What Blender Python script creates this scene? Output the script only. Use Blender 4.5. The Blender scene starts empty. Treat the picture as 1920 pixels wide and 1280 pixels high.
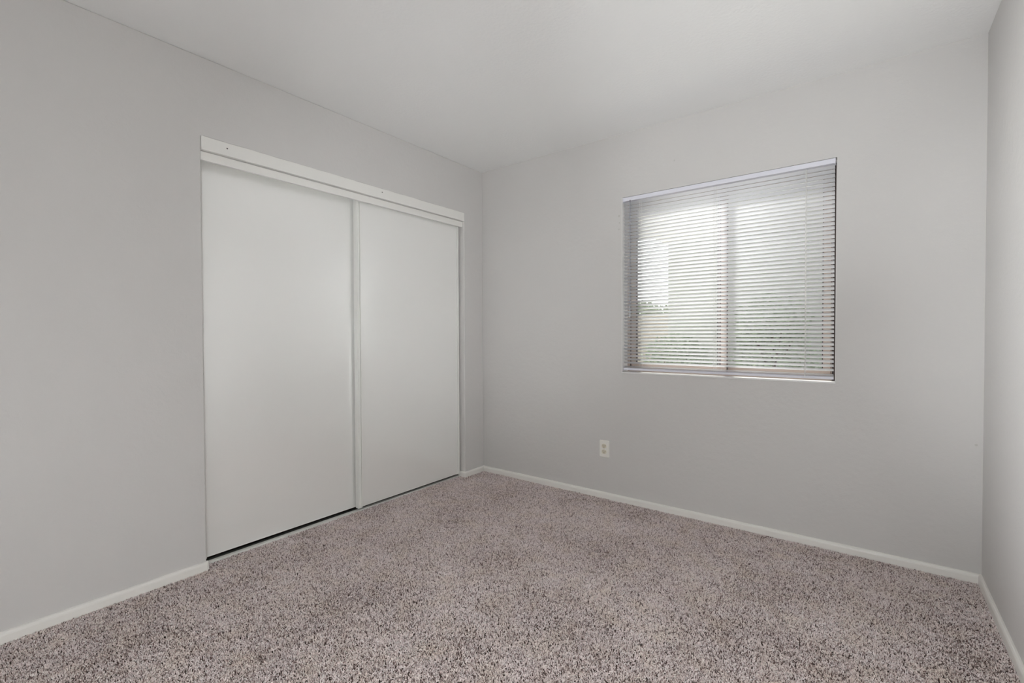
import bpy, bmesh, math, random
from mathutils import Vector, Matrix, Euler
random.seed(7)
S = bpy.context.scene
C = S.collection
PI = math.pi

# ------------------------------------------------------------------ room dimensions (metres)
H = 2.44                  # ceiling
D = 2.928                 # back (window) wall
W = 2.932                 # right wall
Y0 = -0.95                # wall behind the photographer
OY0, OY1, OZ = 0.893, 2.707, 2.068      # closet opening in the left wall
WX0, WX1, WZ0, WZ1 = 1.2155, 2.3875, 0.863, 2.022   # window opening

# ------------------------------------------------------------------ camera
cam = bpy.data.cameras.new('camera'); co = bpy.data.objects.new('camera', cam); C.objects.link(co)
yaw, pitch, roll = 0.6494, -0.0162, -0.0034
F = Vector((-math.sin(yaw)*math.cos(pitch), math.cos(yaw)*math.cos(pitch), math.sin(pitch)))
R = Vector((math.cos(yaw), math.sin(yaw), 0)); U = R.cross(F)
R2 = R*math.cos(roll)+U*math.sin(roll); U2 = -R*math.sin(roll)+U*math.cos(roll)
M = Matrix((R2, U2, -F)).transposed().to_4x4(); M.translation = Vector((2.5216, 0, 1.1248))
co.matrix_world = M
cam.sensor_width = 36; cam.lens = 880.5/1920*36; cam.clip_start = 0.02
S.camera = co

# ------------------------------------------------------------------ world, sun, exposure
w = bpy.data.worlds.new('sky'); S.world = w; w.use_nodes = True
nt = w.node_tree; bg = nt.nodes['Background']
sky = nt.nodes.new('ShaderNodeTexSky'); sky.sky_type = 'HOSEK_WILKIE'
sky.sun_direction = (-0.44, 0.61, 0.66); sky.turbidity = 6.0; sky.ground_albedo = 0.5
hs = nt.nodes.new('ShaderNodeHueSaturation'); hs.inputs['Saturation'].default_value = 0.15
nt.links.new(sky.outputs[0], hs.inputs['Color']); nt.links.new(hs.outputs[0], bg.inputs[0])
bg.inputs[1].default_value = 6.5
sun = bpy.data.lights.new('sun', 'SUN'); sun.energy = 8.5; sun.angle = 0.12; sun.color = (1, .96, .9)
so = bpy.data.objects.new('sun', sun); C.objects.link(so)
so.rotation_euler = Vector((-0.50, 0.70, 0.75)).to_track_quat('Z', 'Y').to_euler()
S.view_settings.view_transform = 'Standard'; S.view_settings.look = 'None'
S.view_settings.exposure = 0.0; S.view_settings.gamma = 1.0
S.view_settings.use_curve_mapping = False
S.cycles.diffuse_bounces = 8; S.cycles.transparent_max_bounces = 16
FILL_GLOW = 52.0               # radiance of the added fill globe
FILL_UP, FILL_LEFT, FILL_SIDE = 140.0, 114.0, 560.0   # watts of the added fill spots

# ------------------------------------------------------------------ materials
def srgb(r, g, b):
    f = lambda c: (c/255/12.92 if c/255 <= .04045 else ((c/255+.055)/1.055)**2.4)
    return (f(r), f(g), f(b), 1)

def mat(name, col, rough=.6, spec=.5, metal=0, bump=None, var=0.0):
    """bump = list of (scale, strength, distance, detail) noise layers"""
    m = bpy.data.materials.new(name); m.use_nodes = True
    n = m.node_tree; b = n.nodes['Principled BSDF']
    b.inputs['Base Color'].default_value = col; b.inputs['Roughness'].default_value = rough
    b.inputs['Specular IOR Level'].default_value = spec; b.inputs['Metallic'].default_value = metal
    tc = n.nodes.new('ShaderNodeTexCoord')
    last = None
    for sc, st, di, de in (bump or []):
        t = n.nodes.new('ShaderNodeTexNoise'); t.inputs['Scale'].default_value = sc; t.inputs['Detail'].default_value = de
        n.links.new(tc.outputs['Object'], t.inputs['Vector'])
        bp = n.nodes.new('ShaderNodeBump'); bp.inputs['Strength'].default_value = st; bp.inputs['Distance'].default_value = di
        n.links.new(t.outputs[0], bp.inputs['Height'])
        if last: n.links.new(last.outputs[0], bp.inputs['Normal'])
        last = bp
    if last: n.links.new(last.outputs[0], b.inputs['Normal'])
    if var:
        t = n.nodes.new('ShaderNodeTexNoise'); t.inputs['Scale'].default_value = 3.0; t.inputs['Detail'].default_value = 4
        n.links.new(tc.outputs['Object'], t.inputs['Vector'])
        mp = n.nodes.new('ShaderNodeMapRange'); mp.inputs[3].default_value = 1-var; mp.inputs[4].default_value = 1+var
        n.links.new(t.outputs[0], mp.inputs[0])
        vm = n.nodes.new('ShaderNodeVectorMath'); vm.operation = 'SCALE'; vm.inputs[0].default_value = col[:3]
        n.links.new(mp.outputs[0], vm.inputs['Scale']); n.links.new(vm.outputs[0], b.inputs['Base Color'])
    return m

WALLB = [(38, .22, .006, 2.5), (170, .16, .002, 2)]
m_wall = mat('greige_wall_paint', srgb(205, 203, 201), .52, .45, bump=WALLB, var=.012)
m_ceil = mat('ceiling_paint', srgb(237, 237, 236), .7, .3, bump=[(70, .25, .004, 3)], var=.01)
m_trim = mat('white_trim_paint', srgb(232, 230, 225), .38, .5, bump=[(60, .12, .002, 2)])
m_board = mat('brushed_white_board_paint', srgb(232, 231, 227), .42, .5, bump=[(26, .25, .003, 3)])
m_door = mat('satin_white_door_paint', srgb(241, 241, 238), .30, .5)
b_ = m_door.node_tree.nodes['Principled BSDF']; b_.inputs['Coat Weight'].default_value = 1; b_.inputs['Coat Roughness'].default_value = .20; b_.inputs['Coat IOR'].default_value = 3.0
m_stile = mat('white_enamel_metal', srgb(226, 226, 222), .3, .6)
m_dark = mat('dark_shadow_gap_metal', srgb(70, 68, 66), .5, .4)
m_closet = mat('closet_wall_paint', srgb(190, 188, 184), .7, .3)
m_base = mat('carpet_backing', srgb(96, 84, 78), .95, .1, bump=[(300, .5, .003, 2)])
m_frame = mat('almond_window_aluminium', srgb(196, 180, 170), .45, .5)
m_gasket = mat('dark_bronze_gasket', srgb(58, 46, 44), .5, .4)
m_reveal = mat('white_reveal_paint', srgb(228, 227, 226), .45, .5, bump=[(60, .15, .003, 2)])
m_rail = mat('white_blind_rail', srgb(224, 224, 233), .35, .5)
m_wand = mat('clear_grey_plastic_wand', srgb(150, 152, 160), .2, .6)
m_cord = mat('white_cord', srgb(236, 236, 234), .7, .2)
m_plate = mat('white_outlet_plastic', srgb(232, 230, 224), .3, .5)
m_recept = mat('ivory_receptacle_plastic', srgb(214, 208, 190), .35, .5)
m_slot = mat('dark_slot', srgb(40, 36, 30), .6, .3)
m_screw = mat('screw_metal', srgb(190, 188, 180), .3, .5, metal=.9)
m_stucco = mat('pale_neighbour_stucco', srgb(190, 193, 186), .9, .2, bump=[(30, .4, .01, 3)], var=.03)
m_house = mat('tan_stucco', srgb(205, 185, 170), .9, .2, bump=[(30, .4, .01, 3)])
m_fascia = mat('fascia_paint', srgb(226, 224, 220), .7, .3)
m_roof = mat('grey_shingles', srgb(150, 140, 132), .9, .2, bump=[(12, .6, .02, 3)])
m_ground = mat('pale_bounce_ground', srgb(226, 222, 216), .95, .1, bump=[(20, .4, .01, 3)], var=.04)  # unseen ground, made pale to bounce sunlight up to the ceiling
m_block = mat('block_fence', srgb(196, 186, 172), .9, .2, bump=[(20, .4, .01, 3)])
m_leaf = mat('hedge_leaf', srgb(160, 172, 150), .6, .3, var=.25)
m_leaf2 = mat('tree_leaf', srgb(165, 176, 152), .6, .3, var=.25)
m_bark = mat('bark', srgb(96, 82, 68), .9, .2, bump=[(40, .6, .01, 3)])

# blind slats: thin white vinyl, lets some light through
m_slat = mat('white_vinyl_slat', srgb(246, 246, 249), .4, .5)
n = m_slat.node_tree; b = n.nodes['Principled BSDF']
tr = n.nodes.new('ShaderNodeBsdfTranslucent'); tr.inputs[0].default_value = (.93, .94, .93, 1)
mx = n.nodes.new('ShaderNodeMixShader'); mx.inputs[0].default_value = .22
n.links.new(b.outputs[0], mx.inputs[1]); n.links.new(tr.outputs[0], mx.inputs[2])
n.links.new(mx.outputs[0], n.nodes['Material Output'].inputs[0])

# window glass
m_glass = bpy.data.materials.new('window_glass'); m_glass.use_nodes = True
n = m_glass.node_tree; n.nodes.remove(n.nodes['Principled BSDF'])
t = n.nodes.new('ShaderNodeBsdfTransparent'); t.inputs[0].default_value = (.93, .95, .94, 1)
g = n.nodes.new('ShaderNodeBsdfGlossy'); g.inputs['Roughness'].default_value = .02
fr = n.nodes.new('ShaderNodeFresnel'); fr.inputs[0].default_value = 1.45
ge = n.nodes.new('ShaderNodeNewGeometry'); mr = n.nodes.new('ShaderNodeMapRange')   # same reflectance on either face
mr.inputs[3].default_value = 1.45; mr.inputs[4].default_value = 1/1.45
n.links.new(ge.outputs['Backfacing'], mr.inputs[0]); n.links.new(mr.outputs[0], fr.inputs[0])
mx = n.nodes.new('ShaderNodeMixShader')
n.links.new(fr.outputs[0], mx.inputs[0]); n.links.new(t.outputs[0], mx.inputs[1]); n.links.new(g.outputs[0], mx.inputs[2])
n.links.new(mx.outputs[0], n.nodes['Material Output'].inputs[0])

# glow of the added fill globe
m_fill = mat('glowing_fill_globe', srgb(255, 250, 240), .4, .4)
b = m_fill.node_tree.nodes['Principled BSDF']
b.inputs['Emission Color'].default_value = (.945, .985, 1.0, 1); b.inputs['Emission Strength'].default_value = FILL_GLOW

# wall plaster marks (two small spackle blemishes beside the window)
def add_spots(m, spots, col):
    n = m.node_tree; b = n.nodes['Principled BSDF']
    src = b.inputs['Base Color'].links[0].from_socket
    tc = n.nodes.new('ShaderNodeTexCoord')
    for (x, y, z, r) in spots:
        vd = n.nodes.new('ShaderNodeVectorMath'); vd.operation = 'DISTANCE'; vd.inputs[1].default_value = (x, y, z)
        ns = n.nodes.new('ShaderNodeTexNoise'); ns.inputs['Scale'].default_value = 90
        n.links.new(tc.outputs['Object'], ns.inputs['Vector'])
        n.links.new(tc.outputs['Object'], vd.inputs[0])
        ad = n.nodes.new('ShaderNodeMath'); ad.operation = 'MULTIPLY_ADD'; ad.inputs[1].default_value = r*1.2
        n.links.new(ns.outputs[0], ad.inputs[0]); n.links.new(vd.outputs['Value'], ad.inputs[2])
        mr = n.nodes.new('ShaderNodeMapRange'); mr.inputs[1].default_value = r*1.0; mr.inputs[2].default_value = r*1.6
        mr.inputs[3].default_value = .35; mr.inputs[4].default_value = 0
        n.links.new(ad.outputs[0], mr.inputs[0])
        mc = n.nodes.new('ShaderNodeMix'); mc.data_type = 'RGBA'
        n.links.new(mr.outputs[0], mc.inputs[0]); n.links.new(src, mc.inputs[6]); mc.inputs[7].default_value = col
        src = mc.outputs[2]
    n.links.new(src, b.inputs['Base Color'])
m_wallb = m_wall.copy(); m_wallb.name = 'greige_wall_paint_marked'
add_spots(m_wallb, [(1.195, D, 1.905, .008), (1.198, D, 1.86, .005), (1.195, D, 1.817, .007), (2.91, D, 0.62, .006),
                    (1.56, D, 2.19, .006)], srgb(150, 150, 140))

# ------------------------------------------------------------------ mesh helpers
def link(name, bm, m, parent=None, smooth=False, bevel=0, seg=2):
    me = bpy.data.meshes.new(name)
    bmesh.ops.recalc_face_normals(bm, faces=bm.faces)
    bm.to_mesh(me); bm.free()
    if smooth:
        for p in me.polygons: p.use_smooth = True
    me.materials.append(m)
    o = bpy.data.objects.new(name, me); C.objects.link(o)
    if parent: o.parent = parent
    if bevel:
        bv = o.modifiers.new('bevel', 'BEVEL'); bv.width = bevel; bv.segments = seg; bv.limit_method = 'ANGLE'
        bv.harden_normals = False
    return o

def box(bm, x0, x1, y0, y1, z0, z1):
    v = [bm.verts.new(p) for p in ((x0,y0,z0),(x1,y0,z0),(x1,y1,z0),(x0,y1,z0),(x0,y0,z1),(x1,y0,z1),(x1,y1,z1),(x0,y1,z1))]
    for f in ((0,1,2,3),(4,7,6,5),(0,4,5,1),(1,5,6,2),(2,6,7,3),(3,7,4,0)): bm.faces.new([v[i] for i in f])

def boxes(*bs):
    bm = bmesh.new()
    for q in bs: box(bm, *q)
    return bm

def sweep(bm, prof, path):
    """prof: list of 2D (a,b); path: list of (origin, a_axis, b_axis) frames; closed profile, capped."""
    rings = [[bm.verts.new(Vector(o)+Vector(a)*p[0]+Vector(b)*p[1]) for p in prof] for o, a, b in path]
    k = len(prof)
    for r0, r1 in zip(rings, rings[1:]):
        for i in range(k): bm.faces.new((r0[i], r0[(i+1) % k], r1[(i+1) % k], r1[i]))
    bm.faces.new(rings[0]); bm.faces.new(rings[-1])

def cyl(bm, p0, p1, r, seg=10, r1=None):
    p0 = Vector(p0); p1 = Vector(p1); d = (p1-p0).normalized()
    a = d.orthogonal().normalized(); b = d.cross(a); r1 = r if r1 is None else r1
    A = [bm.verts.new(p0+(a*math.cos(t)+b*math.sin(t))*r) for t in [2*PI*i/seg for i in range(seg)]]
    B = [bm.verts.new(p1+(a*math.cos(t)+b*math.sin(t))*r1) for t in [2*PI*i/seg for i in range(seg)]]
    for i in range(seg): bm.faces.new((A[i], A[(i+1) % seg], B[(i+1) % seg], B[i]))
    bm.faces.new(A); bm.faces.new(B)

def slab_with_hole(axis, a0, a1, u0, u1, z0, z1, hu0, hu1, hz0, hz1):
    """wall slab; axis 'x' = slab normal along x (u is y), 'y' = normal along y (u is x); one connected mesh with a hole"""
    bm = bmesh.new()
    us = [u0, hu0, hu1, u1]; zs = sorted({z0, hz0, hz1, z1})
    P = {}
    def v(a, u, z):
        k = (round(a, 5), round(u, 5), round(z, 5))
        if k not in P: P[k] = bm.verts.new((a, u, z) if axis == 'x' else (u, a, z))
        return P[k]
    cells = []
    for i in range(3):
        for j in range(len(zs)-1):
            if i == 1 and zs[j] >= hz0-1e-6 and zs[j+1] <= hz1+1e-6: continue
            cells.append((i, j))
    for (i, j) in cells:
        for a in (a0, a1):
            bm.faces.new((v(a,us[i],zs[j]), v(a,us[i+1],zs[j]), v(a,us[i+1],zs[j+1]), v(a,us[i],zs[j+1])))
        for di, dj, e in ((-1,0,((i,j),(i,j+1))), (1,0,((i+1,j),(i+1,j+1))), (0,-1,((i,j),(i+1,j))), (0,1,((i,j+1),(i+1,j+1)))):
            if (i+di, j+dj) not in cells:
                (p, q), (r, s) = e
                bm.faces.new((v(a0,us[p],zs[q]), v(a0,us[r],zs[s]), v(a1,us[r],zs[s]), v(a1,us[p],zs[q])))
    return bm

def struct(o): o['kind'] = 'structure'; return o
def empty(name, loc=(0,0,0)):
    o = bpy.data.objects.new(name, None); o.location = loc; C.objects.link(o); o.empty_display_size = .05; return o
def tag(o, label, cat, group=None, kind=None):
    o['label'] = label; o['category'] = cat
    if group: o['group'] = group
    if kind: o['kind'] = kind
    return o

# ------------------------------------------------------------------ room shell
T = .14
struct(link('floor', boxes((-.75, W+T, Y0-T, D+T, -.14, -.008)), m_base))
struct(link('ceiling', boxes((-.75-T, W+T, Y0-T, D+T, H, H+.2)), m_ceil))
struct(link('wall_left', slab_with_hole('x', -T, 0, Y0-T, D, -.008, H, OY0, OY1, -.008, OZ), m_wall, bevel=.006, seg=3))
struct(link('wall_back', slab_with_hole('y', D, D+T, -.75-T, W+T, -.14, H, WX0, WX1, WZ0, WZ1), m_wallb))
struct(link('wall_right', boxes((W, W+T, Y0-T, D, -.008, H)), m_wall))
struct(link('wall_front', boxes((0, W, Y0-T, Y0, -.008, H)), m_wall))
struct(link('wall_closet', boxes((-.75-T, -.75, .5, D, -.14, H), (-.75, -T, .5-T, .5, -.14, H)), m_closet))

# baseboards: ranch profile with a rounded top
BH, BT = .042, .013
prof = [(0, -.02), (BT, -.02), (BT, BH-.014), (BT-.0012, BH-.008), (BT-.004, BH-.003), (BT-.008, BH-.0005), (0, BH)]
def baseboard(name, path, par=None):
    bm = bmesh.new(); sweep(bm, prof, path)
    o = link(name, bm, m_trim, par, smooth=False); return struct(o)
zb = 0.0
baseboard('baseboard_left', [((0, Y0, zb), (1,0,0), (0,0,1)), ((0, OY0-.002, zb), (1,0,0), (0,0,1)), ((-.001, OY0+.002, zb), (.55,.45,0), (0,0,1))])
s = math.sqrt(.5)
baseboard('baseboard_closet_return', [((-.060, OY1, zb), (0,-1,0), (0,0,1)), ((-.006, OY1, zb), (0,-1,0), (0,0,1)),
          ((-.0015, OY1+.0015, zb), (s,-s,0), (0,0,1)), ((0, OY1+.006, zb), (1,0,0), (0,0,1)), ((0, D, zb), (1,0,0), (0,0,1))])
baseboard('baseboard_back', [((0, D, zb), (0,-1,0), (0,0,1)), ((W, D, zb), (0,-1,0), (0,0,1))])
baseboard('baseboard_right', [((W, D, zb), (-1,0,0), (0,0,1)), ((W, Y0, zb), (-1,0,0), (0,0,1))])

# ------------------------------------------------------------------ closet: header boards, track, doors
def wavy_board(x0, x1, y0, y1, z0, z1, amp=.0012, nseg=40):
    bm = bmesh.new(); rings = []
    for i in range(nseg+1):
        y = y0+(y1-y0)*i/nseg; j = lambda: random.uniform(-amp, amp)
        rings.append([bm.verts.new(p) for p in ((x0, y, z0+j()), (x1, y, z0+j()*.6), (x1, y, z1+j()), (x0, y, z1+j()))])
    for a, b in zip(rings, rings[1:]):
        for i in range(4): bm.faces.new((a[i], a[(i+1) % 4], b[(i+1) % 4], b[i]))
    bm.faces.new(rings[0]); bm.faces.new(rings[-1]); return bm
t1 = struct(link('trim_1', wavy_board(-.03, .004, OY0, OY1-.001, 2.0045, OZ), m_board, bevel=.0015))
for (y, z) in ((1.006, 2.040), (1.93, 2.045)):
    bm = bmesh.new(); cyl(bm, (.0035, y, z), (.0046, y, z), .0035, 10); link('nail_mark', bm, m_dark, t1)
t2 = struct(link('trim_2', wavy_board(-.034, -.016, OY0, OY1-.001, 1.960, 2.001, .0007), m_board, bevel=.001))
# upper door track channel behind the boards
struct(link('trim_3', boxes((-.128, -.036, OY0, OY1, 2.0, 2.02), (-.128, -.124, OY0, OY1, 1.975, 2.0)), m_stile))
# floor track: base with three low ribs
struct(link('trim_4', boxes((-.085, -.0545, OY0, OY1, -.008, .004), (-.059, -.056, OY0, OY1, .004, .006)), m_stile))
struct(link('trim_5', boxes((-.125, -.0855, OY0, OY1, -.008, -.0005), (-.108, -.104, OY0, OY1, -.003, .003)), m_dark))  # rear strip coloured dark to stand in for the shade under the doors

def closet_door(name, face, y0, y1, z0):
    r = struct(empty(name, (face, (y0+y1)/2, .02)))
    ox, oy, oz = r.location
    z1 = 1.998
    def p(o): o.location = (-ox, -oy, -oz); return o
    p(link('door_panel', boxes((face-.016, face-.003, y0+.006, y1-.006, z0+.004, z1-.002)), m_door, r))
    for (a, sgn) in ((y0, 1), (y1, -1)):
        wdt = .030 if sgn == 1 else .016
        b0, b1 = (a, a+wdt) if sgn == 1 else (a-wdt, a)
        bm = bmesh.new()
        # extruded channel with a rolled outer rib, a flat web and a thin inner lip
        if sgn == 1:
            pr = [(0,-.024),(0,.004),(.002,.007),(.005,.007),(.007,.004),(.009,.0005),(.011,.003),(.017,.0055),(.021,.005),(.0235,-.003),(.0255,-.003),(.026,.003),(.030,.003),(.030,-.002),(.004,-.003),(.004,-.024)]
        else:
            pr = [(0,-.024),(0,.003),(.002,.005),(.006,.005),(.008,.001),(.012,.001),(.014,.002),(.016,.002),(.016,-.002),(.004,-.003),(.004,-.024)]
        path = [((face, a, z), (0, sgn, 0), (1, 0, 0)) for z in (z0-.004, z1)]
        sweep(bm, pr, path); p(link('door_stile', bm, m_stile, r))
    p(link('bottom_rail', boxes((face-.018, face-.0018, y0+.03, y1-.016, z0, z0+.006)), m_stile, r))
    for yy in (y0+.12, y1-.12):
        bm = bmesh.new(); cyl(bm, (face-.020, yy, 2.004-.008+.004), (face-.026, yy, 2.0), .010, 14); p(link('roller', bm, m_dark, r))
    return r
closet_door('door_1', -.091, OY0-.0+.002, 1.795, .019)
closet_door('door_2', -.051, 1.768, 2.694, .023)

# ------------------------------------------------------------------ window: reveal liner, frame, sashes, panes
win = struct(empty('window_1', ((WX0+WX1)/2, D+.09, WZ0)))
def pw(o): o.location = tuple(-c for c in win.location); return o
def liner():
    e = .004
    return boxes((WX0, WX0+e, D-.002, D+.085, WZ0, WZ1), (WX1-e, WX1, D+.045, D+.085, WZ0, WZ1),
                 (WX0+e, WX1-e, D+.045, D+.085, WZ1-e, WZ1-.0002))
pw(link('window_reveal', liner(), m_reveal, win, bevel=.001))
bm = wavy_board(D-.004, D+.085, WX0, WX1, WZ0-.001, WZ0+.007, .0005)
for v in bm.verts: v.co = Vector((v.co.y, v.co.x, v.co.z))
pw(link('window_sill', bm, m_reveal, win, bevel=.0015))
def ring(x0, x1, z0, z1, y0, y1, t):
    return boxes((x0, x0+t, y0, y1, z0, z1), (x1-t, x1, y0, y1, z0, z1), (x0+t, x1-t, y0, y1, z0, z0+t), (x0+t, x1-t, y0, y1, z1-t, z1))
pw(link('window_frame', ring(WX0, WX1, WZ0, WZ1, D+.085, D+.14, .022), m_frame, win, bevel=.001))
pw(link('gap_strip', boxes((WX1-.020, WX1-.0045, D+.079, D+.0848, WZ0+.008, WZ1-.005)), m_gasket, win))  # dark strip added so the gap past the blind's end reads dark
mid = 1.818
def sash(x0, x1, y0, y1, t, gl):
    o = pw(link('sash', ring(x0, x1, WZ0+.022, WZ1-.022, y0, y1, t), m_frame, win, bevel=.0015))
    g = link('gasket', ring(x0+t-.0005, x1-t+.0005, WZ0+.022+t, WZ1-.022-t, y0-.001, y1-.004, .005), m_gasket, o)
    e = link('edge_seal', boxes((x0-.0015, x0+.003, y0-.003, y0+.004, WZ0+.022, WZ1-.022), (x1-.003, x1+.0015, y0-.003, y0+.004, WZ0+.022, WZ1-.022)), m_gasket, o)
    p = link('pane', boxes((x0+t, x1-t, (y0+y1)/2-.002, (y0+y1)/2+.002, WZ0+.022+t, WZ1-.022-t)), m_glass, o)
sash(WX0+.024, mid+.030, D+.092, D+.112, .038, True)
sash(mid-.030, WX1-.024, D+.114, D+.134, .038, True)

# ------------------------------------------------------------------ mini blind
YB = D+.020              # plane of the blind, just inside the reveal
BX0, BX1 = WX0+.008, WX1-.009
bl = empty('window_blind', ((BX0+BX1)/2, YB, WZ1))
tag(bl, 'white mini blind with tilted horizontal slats hanging in the window opening', 'blind')
def pb(o): o.location = tuple(-c for c in bl.location); return o
# headrail with rolled lips
bm = bmesh.new()
hp = [(-.0175, .0), (-.0175, .024), (-.0165, .026), (-.0145, .0245), (.012, .0245), (.014, .026), (.015, .024), (.015, 0)]
sweep(bm, hp, [((x, YB, WZ1-.0275), (0,1,0), (0,0,1)) for x in (BX0-.002, BX1+.002)])
pb(link('headrail', bm, m_rail, bl))
for x0, x1 in ((BX0-.003, BX0+.003), (BX1-.003, BX1+.003)):
    pb(link('mounting_bracket', boxes((x0, x1, YB-.020, YB+.016, WZ1-.031, WZ1-.0008)), m_rail, bl, bevel=.001))
SW, TH, PITCH = .0254, math.radians(34), .0223
def slat_bm(x0, x1, yc, zc, th, sag=.0018, thick=.0007, w=SW):
    bm = bmesh.new(); k = 6; up = []; lo = []
    ay = (0, math.cos(th), -math.sin(th)); az = (0, math.sin(th), math.cos(th))   # inner edge high, outer edge low
    for i in range(k+1):
        u = (i/k-.5)*w; h = sag*(1-(2*i/k-1)**2)
        up.append((u, h+thick/2)); lo.append((u, h-thick/2))
    pr = up+lo[::-1]
    nx = 2
    path = [((x0+(x1-x0)*i/nx, yc, zc), ay, az) for i in range(nx+1)]
    sweep(bm, pr, path)
    return bm
ztop = WZ1-.042; zbot_rail = WZ0+.026
k = 0; z = ztop; zs = []
while z > zbot_rail+.030: zs.append(z); z -= PITCH
for i, z in enumerate(zs):
    th = TH + random.uniform(-.02, .02)
    pb(link('slat', slat_bm(BX0, BX1, YB, z, th), m_slat, bl, smooth=True))
for i in range(3):
    pb(link('slat', slat_bm(BX0+.001*i, BX1-.0007*i, YB, zbot_rail+.0105+.0042*i, .05+.05*i), m_slat, bl, smooth=True))
bm = bmesh.new()
rp = [(-.0125, -.004), (-.0115, .006), (-.008, .0085), (.008, .0085), (.0115, .006), (.0125, -.004), (.010, -.0065), (-.010, -.0065)]
sweep(bm, rp, [((x, YB, zbot_rail), (0,1,0), (0,0,1)) for x in (BX0, BX1)])
pb(link('bottom_rail', bm, m_rail, bl))
for x in (1.340, 1.796, 2.253):
    bm = bmesh.new()
    hy = SW/2*math.cos(TH)+.0012
    sp = .0055 if x < 2 else .0022
    for dx in (-sp, sp):
        for s_ in (-1, 1): cyl(bm, (x+dx, YB+s_*hy, WZ1-.033), (x+dx, YB+s_*hy, zbot_rail), .00055, 6)
    for z in zs:      # the rungs under each slat
        for dx in (-sp, sp): cyl(bm, (x+dx, YB-hy, z+hy*math.tan(TH)-.0012), (x+dx, YB+hy, z-hy*math.tan(TH)-.0012), .0004, 5)
    pb(link('ladder_cord', bm, m_cord, bl))
    if x > 2:
        bm = bmesh.new(); cyl(bm, (x, YB-hy-.002, WZ1-.033), (x, YB-hy-.002, zbot_rail+.002), .0014, 8)
        pb(link('lift_cord', bm, m_cord, bl, smooth=True))
bm = bmesh.new()
cyl(bm, (1.272, YB-.019, WZ1-.030), (1.272, YB-.019, 1.262), .0026, 8)
cyl(bm, (1.272, YB-.019, 1.262), (1.272, YB-.019, 1.235), .0034, 8, .0028)
wd = pb(link('tilt_wand', bm, m_wand, bl, smooth=False))
bm = bmesh.new(); cyl(bm, (1.272, YB-.010, WZ1-.020), (1.272, YB-.020, WZ1-.026), .0022, 8); cyl(bm, (1.272, YB-.020, WZ1-.026), (1.272, YB-.020, WZ1-.034), .0022, 8)
link('wand_hook', bm, m_gasket, wd)

# ------------------------------------------------------------------ duplex outlet
OX, OZc = 1.0895, .339
ou = empty('wall_outlet', (OX, D, OZc))
tag(ou, 'white duplex electrical outlet low on the wall below and left of the window', 'outlet')
def rounded(w, h, r, y0, y1, cx=0, cz=0, seg=5, front=1.0):
    bm = bmesh.new(); rings = []
    for y, f in ((y1, 1.0), ((y0+y1)/2, 1.0), (y0, front)):
        pts = []
        for (sx, sz, a0) in ((1,1,0), (-1,1,PI/2), (-1,-1,PI), (1,-1,1.5*PI)):
            for i in range(seg+1):
                a = a0+PI/2*i/seg
                pts.append(bm.verts.new((cx+(sx*(w/2-r)+r*math.cos(a))*f, y, cz+(sz*(h/2-r)+r*math.sin(a))*f)))
        rings.append(pts)
    n_ = len(rings[0])
    for a, b in zip(rings, rings[1:]):
        for i in range(n_): bm.faces.new((a[i], a[(i+1) % n_], b[(i+1) % n_], b[i]))
    bm.faces.new(rings[0]); bm.faces.new(rings[-1]); return bm
link('faceplate', rounded(.070, .1145, .006, -.006, .0, front=.95), m_plate, ou)
for cz in (.0195, -.0195):
    rc = link('receptacle', rounded(.034, .029, .0125, -.0085, -.0055, cz=cz), m_recept, ou)
    bm = boxes((-.0085, -.006, -.0088, -.008, cz-.0015, cz+.0075), (.006, .0085, -.0088, -.008, cz-.0025, cz+.0075))
    cyl(bm, (0, -.0088, cz-.0075), (0, -.008, cz-.0075), .0026, 10)
    link('slots', bm, m_slot, rc)
bm = bmesh.new(); cyl(bm, (0, -.0075, 0), (0, -.0055, 0), .003, 12); link('screw', bm, m_screw, ou)

# ------------------------------------------------------------------ unseen fill lights added behind the viewer
def lathe(pr, seg=40):
    bm = bmesh.new(); rings = [[bm.verts.new((r*math.cos(2*PI*i/seg), r*math.sin(2*PI*i/seg), z)) for i in range(seg)] for r, z in pr]
    for a, b in zip(rings, rings[1:]):
        for i in range(seg): bm.faces.new((a[i], a[(i+1) % seg], b[(i+1) % seg], b[i]))
    bm.faces.new(rings[0]); bm.faces.new(rings[-1]); return bm
LX, LY, LZ = 2.45, -.15, .50
la = empty('fill_globe', (LX, LY, .002))  # unseen globe, added to brighten the room
tag(la, 'added fill lamp, a glowing globe on a low stand, unseen behind the viewer', 'lamp')
link('fill_base', lathe([(.11, 0), (.11, .012), (.09, .02), (.02, .026)]), m_rail, la)
link('stem', lathe([(.010, .024), (.010, LZ-.16)], 16), m_rail, la)
link('globe_fitter', lathe([(.012, LZ-.18), (.04, LZ-.168), (.045, LZ-.142), (.03, LZ-.140)], 24), m_rail, la)
link('globe', lathe([(.15*math.sin(t), LZ-.15*math.cos(t)) for t in [PI*(i+1.2)/18 for i in range(17)]]), m_fill, la, smooth=True)

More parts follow.
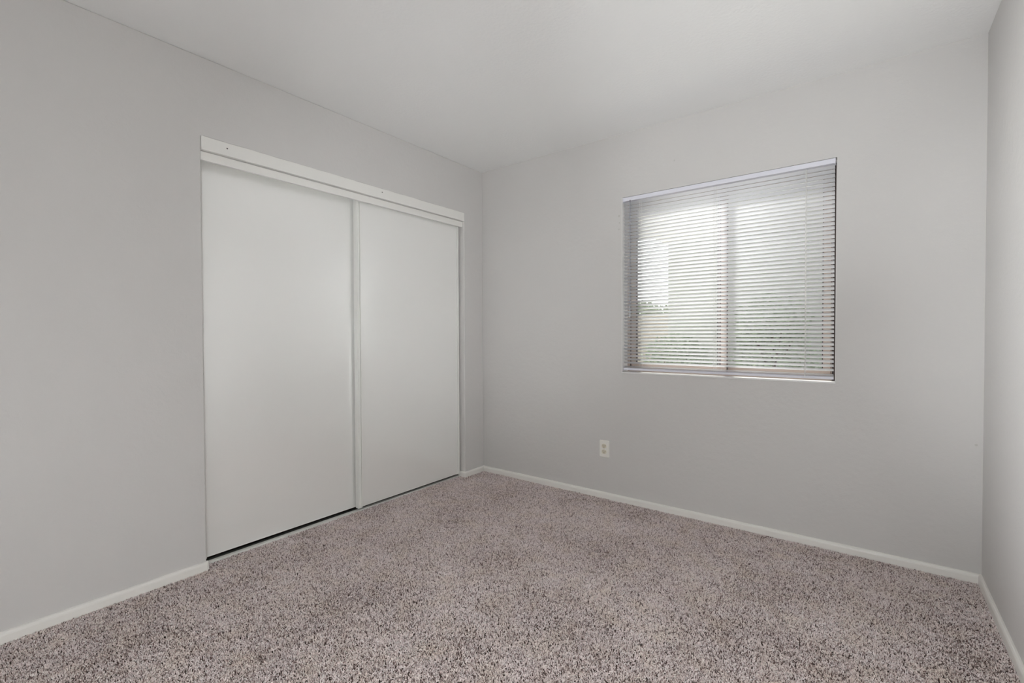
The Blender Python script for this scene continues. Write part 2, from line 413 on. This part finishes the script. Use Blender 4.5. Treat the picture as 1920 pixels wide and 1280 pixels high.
def fill_light(loc, aim, deg, power, label):  # unseen spot on a stand, added as fill for walls and ceiling
    x, y, z = loc
    t = empty('fill_light', (x, y, .002)); tag(t, label, 'fill light', 'added fill lights behind the viewer')
    link('pole', lathe([(.012, .10), (.012, z-.10)], 14), m_dark, t)
    for k in range(3):
        a = 2*PI*k/3+.4; bm = bmesh.new()
        cyl(bm, (0, 0, .30), (.22*math.cos(a), .22*math.sin(a), .008), .008, 8); link('leg', bm, m_dark, t)
    d = (Vector(aim)-Vector(loc)).normalized(); c = Vector((0, 0, z-.002)); a = d.orthogonal().normalized(); b_ = d.cross(a)
    bm = bmesh.new(); rings = []
    for rr, tt in ((.055, -.26), (.06, -.25), (.06, -.08), (.075, -.07), (.125, .0), (.120, .0), (.07, -.062), (.02, -.065)):
        rings.append([bm.verts.new(c+d*(tt-.01)+(a*math.cos(q)+b_*math.sin(q))*rr) for q in [2*PI*i/28 for i in range(28)]])
    for r0, r1 in zip(rings, rings[1:]):
        for i in range(28): bm.faces.new((r0[i], r0[(i+1) % 28], r1[(i+1) % 28], r1[i]))
    bm.faces.new(rings[0]); bm.faces.new(rings[-1])
    link('fill_head', bm, m_dark, t)
    l = bpy.data.lights.new('fill_spot', 'SPOT'); l.energy = power; l.spot_size = math.radians(deg); l.spot_blend = 1.0; l.shadow_soft_size = .10
    l.color = (.95, .985, 1.0)
    o = bpy.data.objects.new('fill_spot', l); C.objects.link(o); o.parent = t
    o.location = c+d*.10; o.rotation_euler = (-d).to_track_quat('Z', 'Y').to_euler()
    return t

fill_light((2.0, -.70, .8), (2.2, 2.9, 2.44), 40, FILL_UP, 'added fill spot on a short stand, tilted up towards the ceiling')
fill_light((2.7, -.70, 1.0), (0, 2.9, 1.9), 50, FILL_LEFT, 'added fill spot on a stand next to the right wall, aimed at the closet corner')
fill_light((.25, -.70, 1.4), (2.93, 1.3, 1.28), 47, FILL_SIDE, 'added fill spot on the tallest stand, by the left wall, aimed across the room')

# ------------------------------------------------------------------ carpet pile
car = bpy.data.objects.new('carpet_pile', bpy.data.meshes.new('carpet_pile')); C.objects.link(car)
tag(car, 'speckled taupe cut pile carpet covering the whole bedroom floor', 'carpet', kind='stuff')
bm = bmesh.new()
q = [bm.verts.new(p) for p in ((-.053, Y0, -.006), (W, Y0, -.006), (W, D, -.006), (-.053, D, -.006))]; bm.faces.new(q)
bm.to_mesh(car.data); bm.free()
m_pile = bpy.data.materials.new('speckled_carpet_yarn'); m_pile.use_nodes = True
n = m_pile.node_tree; b = n.nodes['Principled BSDF']; b.inputs['Roughness'].default_value = .95; b.inputs['Specular IOR Level'].default_value = .1
at = n.nodes.new('ShaderNodeAttribute'); at.attribute_type = 'INSTANCER'; at.attribute_name = 'tint'
cr = n.nodes.new('ShaderNodeValToRGB'); e = cr.color_ramp; e.interpolation = 'LINEAR'
PAL = [(0.0, (98, 80, 77)), (.22, (152, 133, 129)), (.40, (218, 204, 202)), (.72, (249, 238, 237)), (1.0, (248, 242, 241))]
e.elements[0].position = PAL[0][0]; e.elements[0].color = srgb(*PAL[0][1]); e.elements[1].position = 1; e.elements[1].color = srgb(*PAL[-1][1])
for ps, cc in PAL[1:-1]:
    el = e.elements.new(ps); el.color = srgb(*cc)
n.links.new(at.outputs['Fac'], cr.inputs[0])
# a few yarns lean towards tan
at2 = n.nodes.new('ShaderNodeAttribute'); at2.attribute_type = 'INSTANCER'; at2.attribute_name = 'warm'
mc = n.nodes.new('ShaderNodeMix'); mc.data_type = 'RGBA'; mc.blend_type = 'MULTIPLY'
n.links.new(at2.outputs['Fac'], mc.inputs[0]); n.links.new(cr.outputs[0], mc.inputs[6]); mc.inputs[7].default_value = (.97, .95, .87, 1)
n.links.new(mc.outputs[2], b.inputs['Base Color'])
gn = bpy.data.node_groups.new('carpet_tufts', 'GeometryNodeTree')
gn.interface.new_socket('Geometry', in_out='INPUT', socket_type='NodeSocketGeometry')
gn.interface.new_socket('Geometry', in_out='OUTPUT', socket_type='NodeSocketGeometry')
N = gn.nodes.new; L = gn.links.new
gi = N('NodeGroupInput'); go = N('NodeGroupOutput')
ds = N('GeometryNodeDistributePointsOnFaces'); ds.distribute_method = 'RANDOM'
ds.inputs['Density'].default_value = 72000
cone = N('GeometryNodeMeshCone'); cone.fill_type = 'TRIANGLE_FAN'
cone.inputs['Vertices'].default_value = 5; cone.inputs['Side Segments'].default_value = 1
cone.inputs['Radius Top'].default_value = .0010; cone.inputs['Radius Bottom'].default_value = .00135; cone.inputs['Depth'].default_value = .0085
sm = N('GeometryNodeSetMaterial'); sm.inputs['Material'].default_value = m_pile
def rnd(lo, hi, seed, typ='FLOAT'):
    r = N('FunctionNodeRandomValue'); r.data_type = typ
    if typ == 'FLOAT': r.inputs[2].default_value = lo; r.inputs[3].default_value = hi; out = r.outputs[1]
    else: r.inputs[0].default_value = lo; r.inputs[1].default_value = hi; out = r.outputs[0]
    r.inputs['Seed'].default_value = seed; return out
pos = N('GeometryNodeInputPosition')
def noise(sc, detail=2):
    t = N('ShaderNodeTexNoise'); t.inputs['Scale'].default_value = sc; t.inputs['Detail'].default_value = detail
    L(pos.outputs[0], t.inputs['Vector']); return t
def math_(op, a, b):
    m = N('ShaderNodeMath'); m.operation = op
    for i, s_ in enumerate((a, b)):
        if isinstance(s_, (int, float)): m.inputs[i].default_value = s_
        else: L(s_, m.inputs[i])
    return m.outputs[0]
n1 = noise(300, 2); n2 = noise(3.0, 3); n3 = noise(9.0, 3)
# tint: clumps of a centimetre + per-tuft randomness
tint = math_('ADD', math_('ADD', math_('MULTIPLY', math_('SUBTRACT', n1.outputs[0], .5), 2.2), rnd(-.33, .33, 3)),
             math_('ADD', .56, math_('MULTIPLY', math_('SUBTRACT', n2.outputs[0], .5), .5)))
st = N('GeometryNodeStoreNamedAttribute'); st.data_type = 'FLOAT'; st.domain = 'POINT'; st.inputs['Name'].default_value = 'tint'
L(tint, st.inputs['Value'])
warm = math_('MULTIPLY', math_('SUBTRACT', n3.outputs[0], .42), 2.2)
st2 = N('GeometryNodeStoreNamedAttribute'); st2.data_type = 'FLOAT'; st2.domain = 'POINT'; st2.inputs['Name'].default_value = 'warm'
L(warm, st2.inputs['Value'])
inst = N('GeometryNodeInstanceOnPoints')
L(gi.outputs[0], ds.inputs['Mesh']); L(ds.outputs['Points'], st.inputs['Geometry']); L(st.outputs[0], st2.inputs['Geometry'])
L(st2.outputs[0], inst.inputs['Points']); L(cone.outputs['Mesh'], sm.inputs['Geometry']); L(sm.outputs[0], inst.inputs['Instance'])
# lean: clumped direction from noise plus random
n4 = noise(260, 1); cv = N('ShaderNodeVectorMath'); cv.operation = 'SUBTRACT'; cv.inputs[1].default_value = (.5, .5, .5)
L(n4.outputs['Color'], cv.inputs[0])
cs = N('ShaderNodeVectorMath'); cs.operation = 'MULTIPLY'; cs.inputs[1].default_value = (4.5, 4.5, 0); L(cv.outputs[0], cs.inputs[0])
ca = N('ShaderNodeVectorMath'); ca.operation = 'ADD'; L(cs.outputs[0], ca.inputs[0]); L(rnd((-.45, -.45, 0), (.45, .45, 6.28), 5, 'FLOAT_VECTOR'), ca.inputs[1])
L(ca.outputs[0], inst.inputs['Rotation'])
L(rnd(.8, 1.2, 9), inst.inputs['Scale'])
L(inst.outputs[0], go.inputs[0])
md = car.modifiers.new('tufts', 'NODES'); md.node_group = gn
car.data.materials.append(m_pile)

# ------------------------------------------------------------------ outside, seen between the slats
GZ = -.15
tag(link('ground', boxes((-14, 14, D+T, 30, GZ-.1, GZ)), m_ground), 'yard ground outside the window, made pale to bounce light indoors', 'ground', kind='structure')
nb = empty('neighbour_house', (3.2, 7.0, GZ)); tag(nb, 'pale stucco neighbouring house wall seen through the window blind', 'house')
def pn(o): o.location = tuple(-c for c in nb.location); return o
pn(link('wall', boxes((.17, 9, 6.9, 11, GZ, 2.46)), m_stucco, nb))
pn(link('eave', boxes((-3.2, 9.4, 5.1, 6.4, 2.45, 2.60), (.10, 9.4, 6.4, 11.4, 2.46, 2.60)), m_fascia, nb))
bm = bmesh.new()
v = [bm.verts.new(p) for p in ((0,5.0,2.60),(9.5,5.0,2.60),(9.5,11.5,2.60),(0,11.5,2.60),(2.4,8.4,3.4),(7.6,8.4,3.4))]
for f in ((0,1,5,4),(1,2,5),(2,3,4,5),(3,0,4),(0,3,2,1)): bm.faces.new([v[i] for i in f])
pn(link('roof', bm, m_roof, nb))
def foliage(name, mat_, blobs, nleaf, size, par=None, seed=1, stems=()):
    rr = random.Random(seed); bm = bmesh.new()
    for _ in range(nleaf):
        cx, cy, cz, rx, ry, rz = rr.choice(blobs)
        d = Vector((rr.gauss(0,1), rr.gauss(0,1), rr.gauss(0,1))).normalized()*(rr.uniform(.35, 1)**.5)
        c = Vector((cx+d.x*rx, cy+d.y*ry, cz+d.z*rz))
        if c.z < GZ: continue
        e = Euler((rr.uniform(0, 6.28), rr.uniform(0, 6.28), rr.uniform(0, 6.28))).to_matrix()
        s_ = size*rr.uniform(.6, 1.3)
        vs = [bm.verts.new(c+e@Vector(p)*s_) for p in ((-1,0,0),(-.3,.4,.08),(.5,.36,.05),(1,0,0),(.5,-.36,.05),(-.3,-.4,.08))]
        bm.faces.new(vs)
    return link(name, bm, mat_, par)
def plant(name, label, cat, mat_, blobs, nleaf, size, seed, trunk, group=None):
    r = empty(name, (trunk[0], trunk[1], GZ)); tag(r, label, cat, group)
    o = foliage('foliage', mat_, blobs, nleaf, size, r, seed); o.location = (-trunk[0], -trunk[1], -GZ)
    bm = bmesh.new(); cyl(bm, (0, 0, 0), (0, 0, trunk[2]-GZ), trunk[3], 10, trunk[3]*.6)
    for i in range(5):
        a = i*1.3; cyl(bm, (0, 0, (trunk[2]-GZ)*.6), (math.cos(a)*.25, math.sin(a)*.2, (trunk[2]-GZ)*1.05), trunk[3]*.5, 6, trunk[3]*.2)
    link('stem', bm, m_bark, r)
    return r
for i, (x, hgt, lab) in enumerate(((.50, 1.12, 'lower green shrub against the house wall, behind the left window pane'),
                                   (1.62, 1.60, 'taller green shrub against the house wall, behind the right window pane'))):
    h = hgt-GZ
    plant('garden_shrub', lab, 'shrub', m_leaf, [(x, 6.2, GZ+h*.30, .47, .35, h*.30), (x+.03, 6.2, GZ+h*.55, .50, .35, h*.30), (x-.02, 6.25, GZ+h*.78, .44, .3, h*.22)],
          2600, .035, 10+i, (x, 6.25, GZ+h*.7, .03))
tag(link('block_fence', boxes((-9, .0, 10.2, 10.4, GZ, 1.56)), m_block), 'low pale block fence in the gap left of the house', 'fence')
plant('distant_tree', 'leafy low tree above the block fence, left edge of the window', 'tree', m_leaf2,
      [(-1.6, 12, 1.35, .6, .6, .5), (-1.0, 12.2, 1.2, .6, .6, .42), (-2.25, 12, 1.5, .5, .6, .5)], 3200, .06, 31, (-1.4, 12, 1.2, .06))
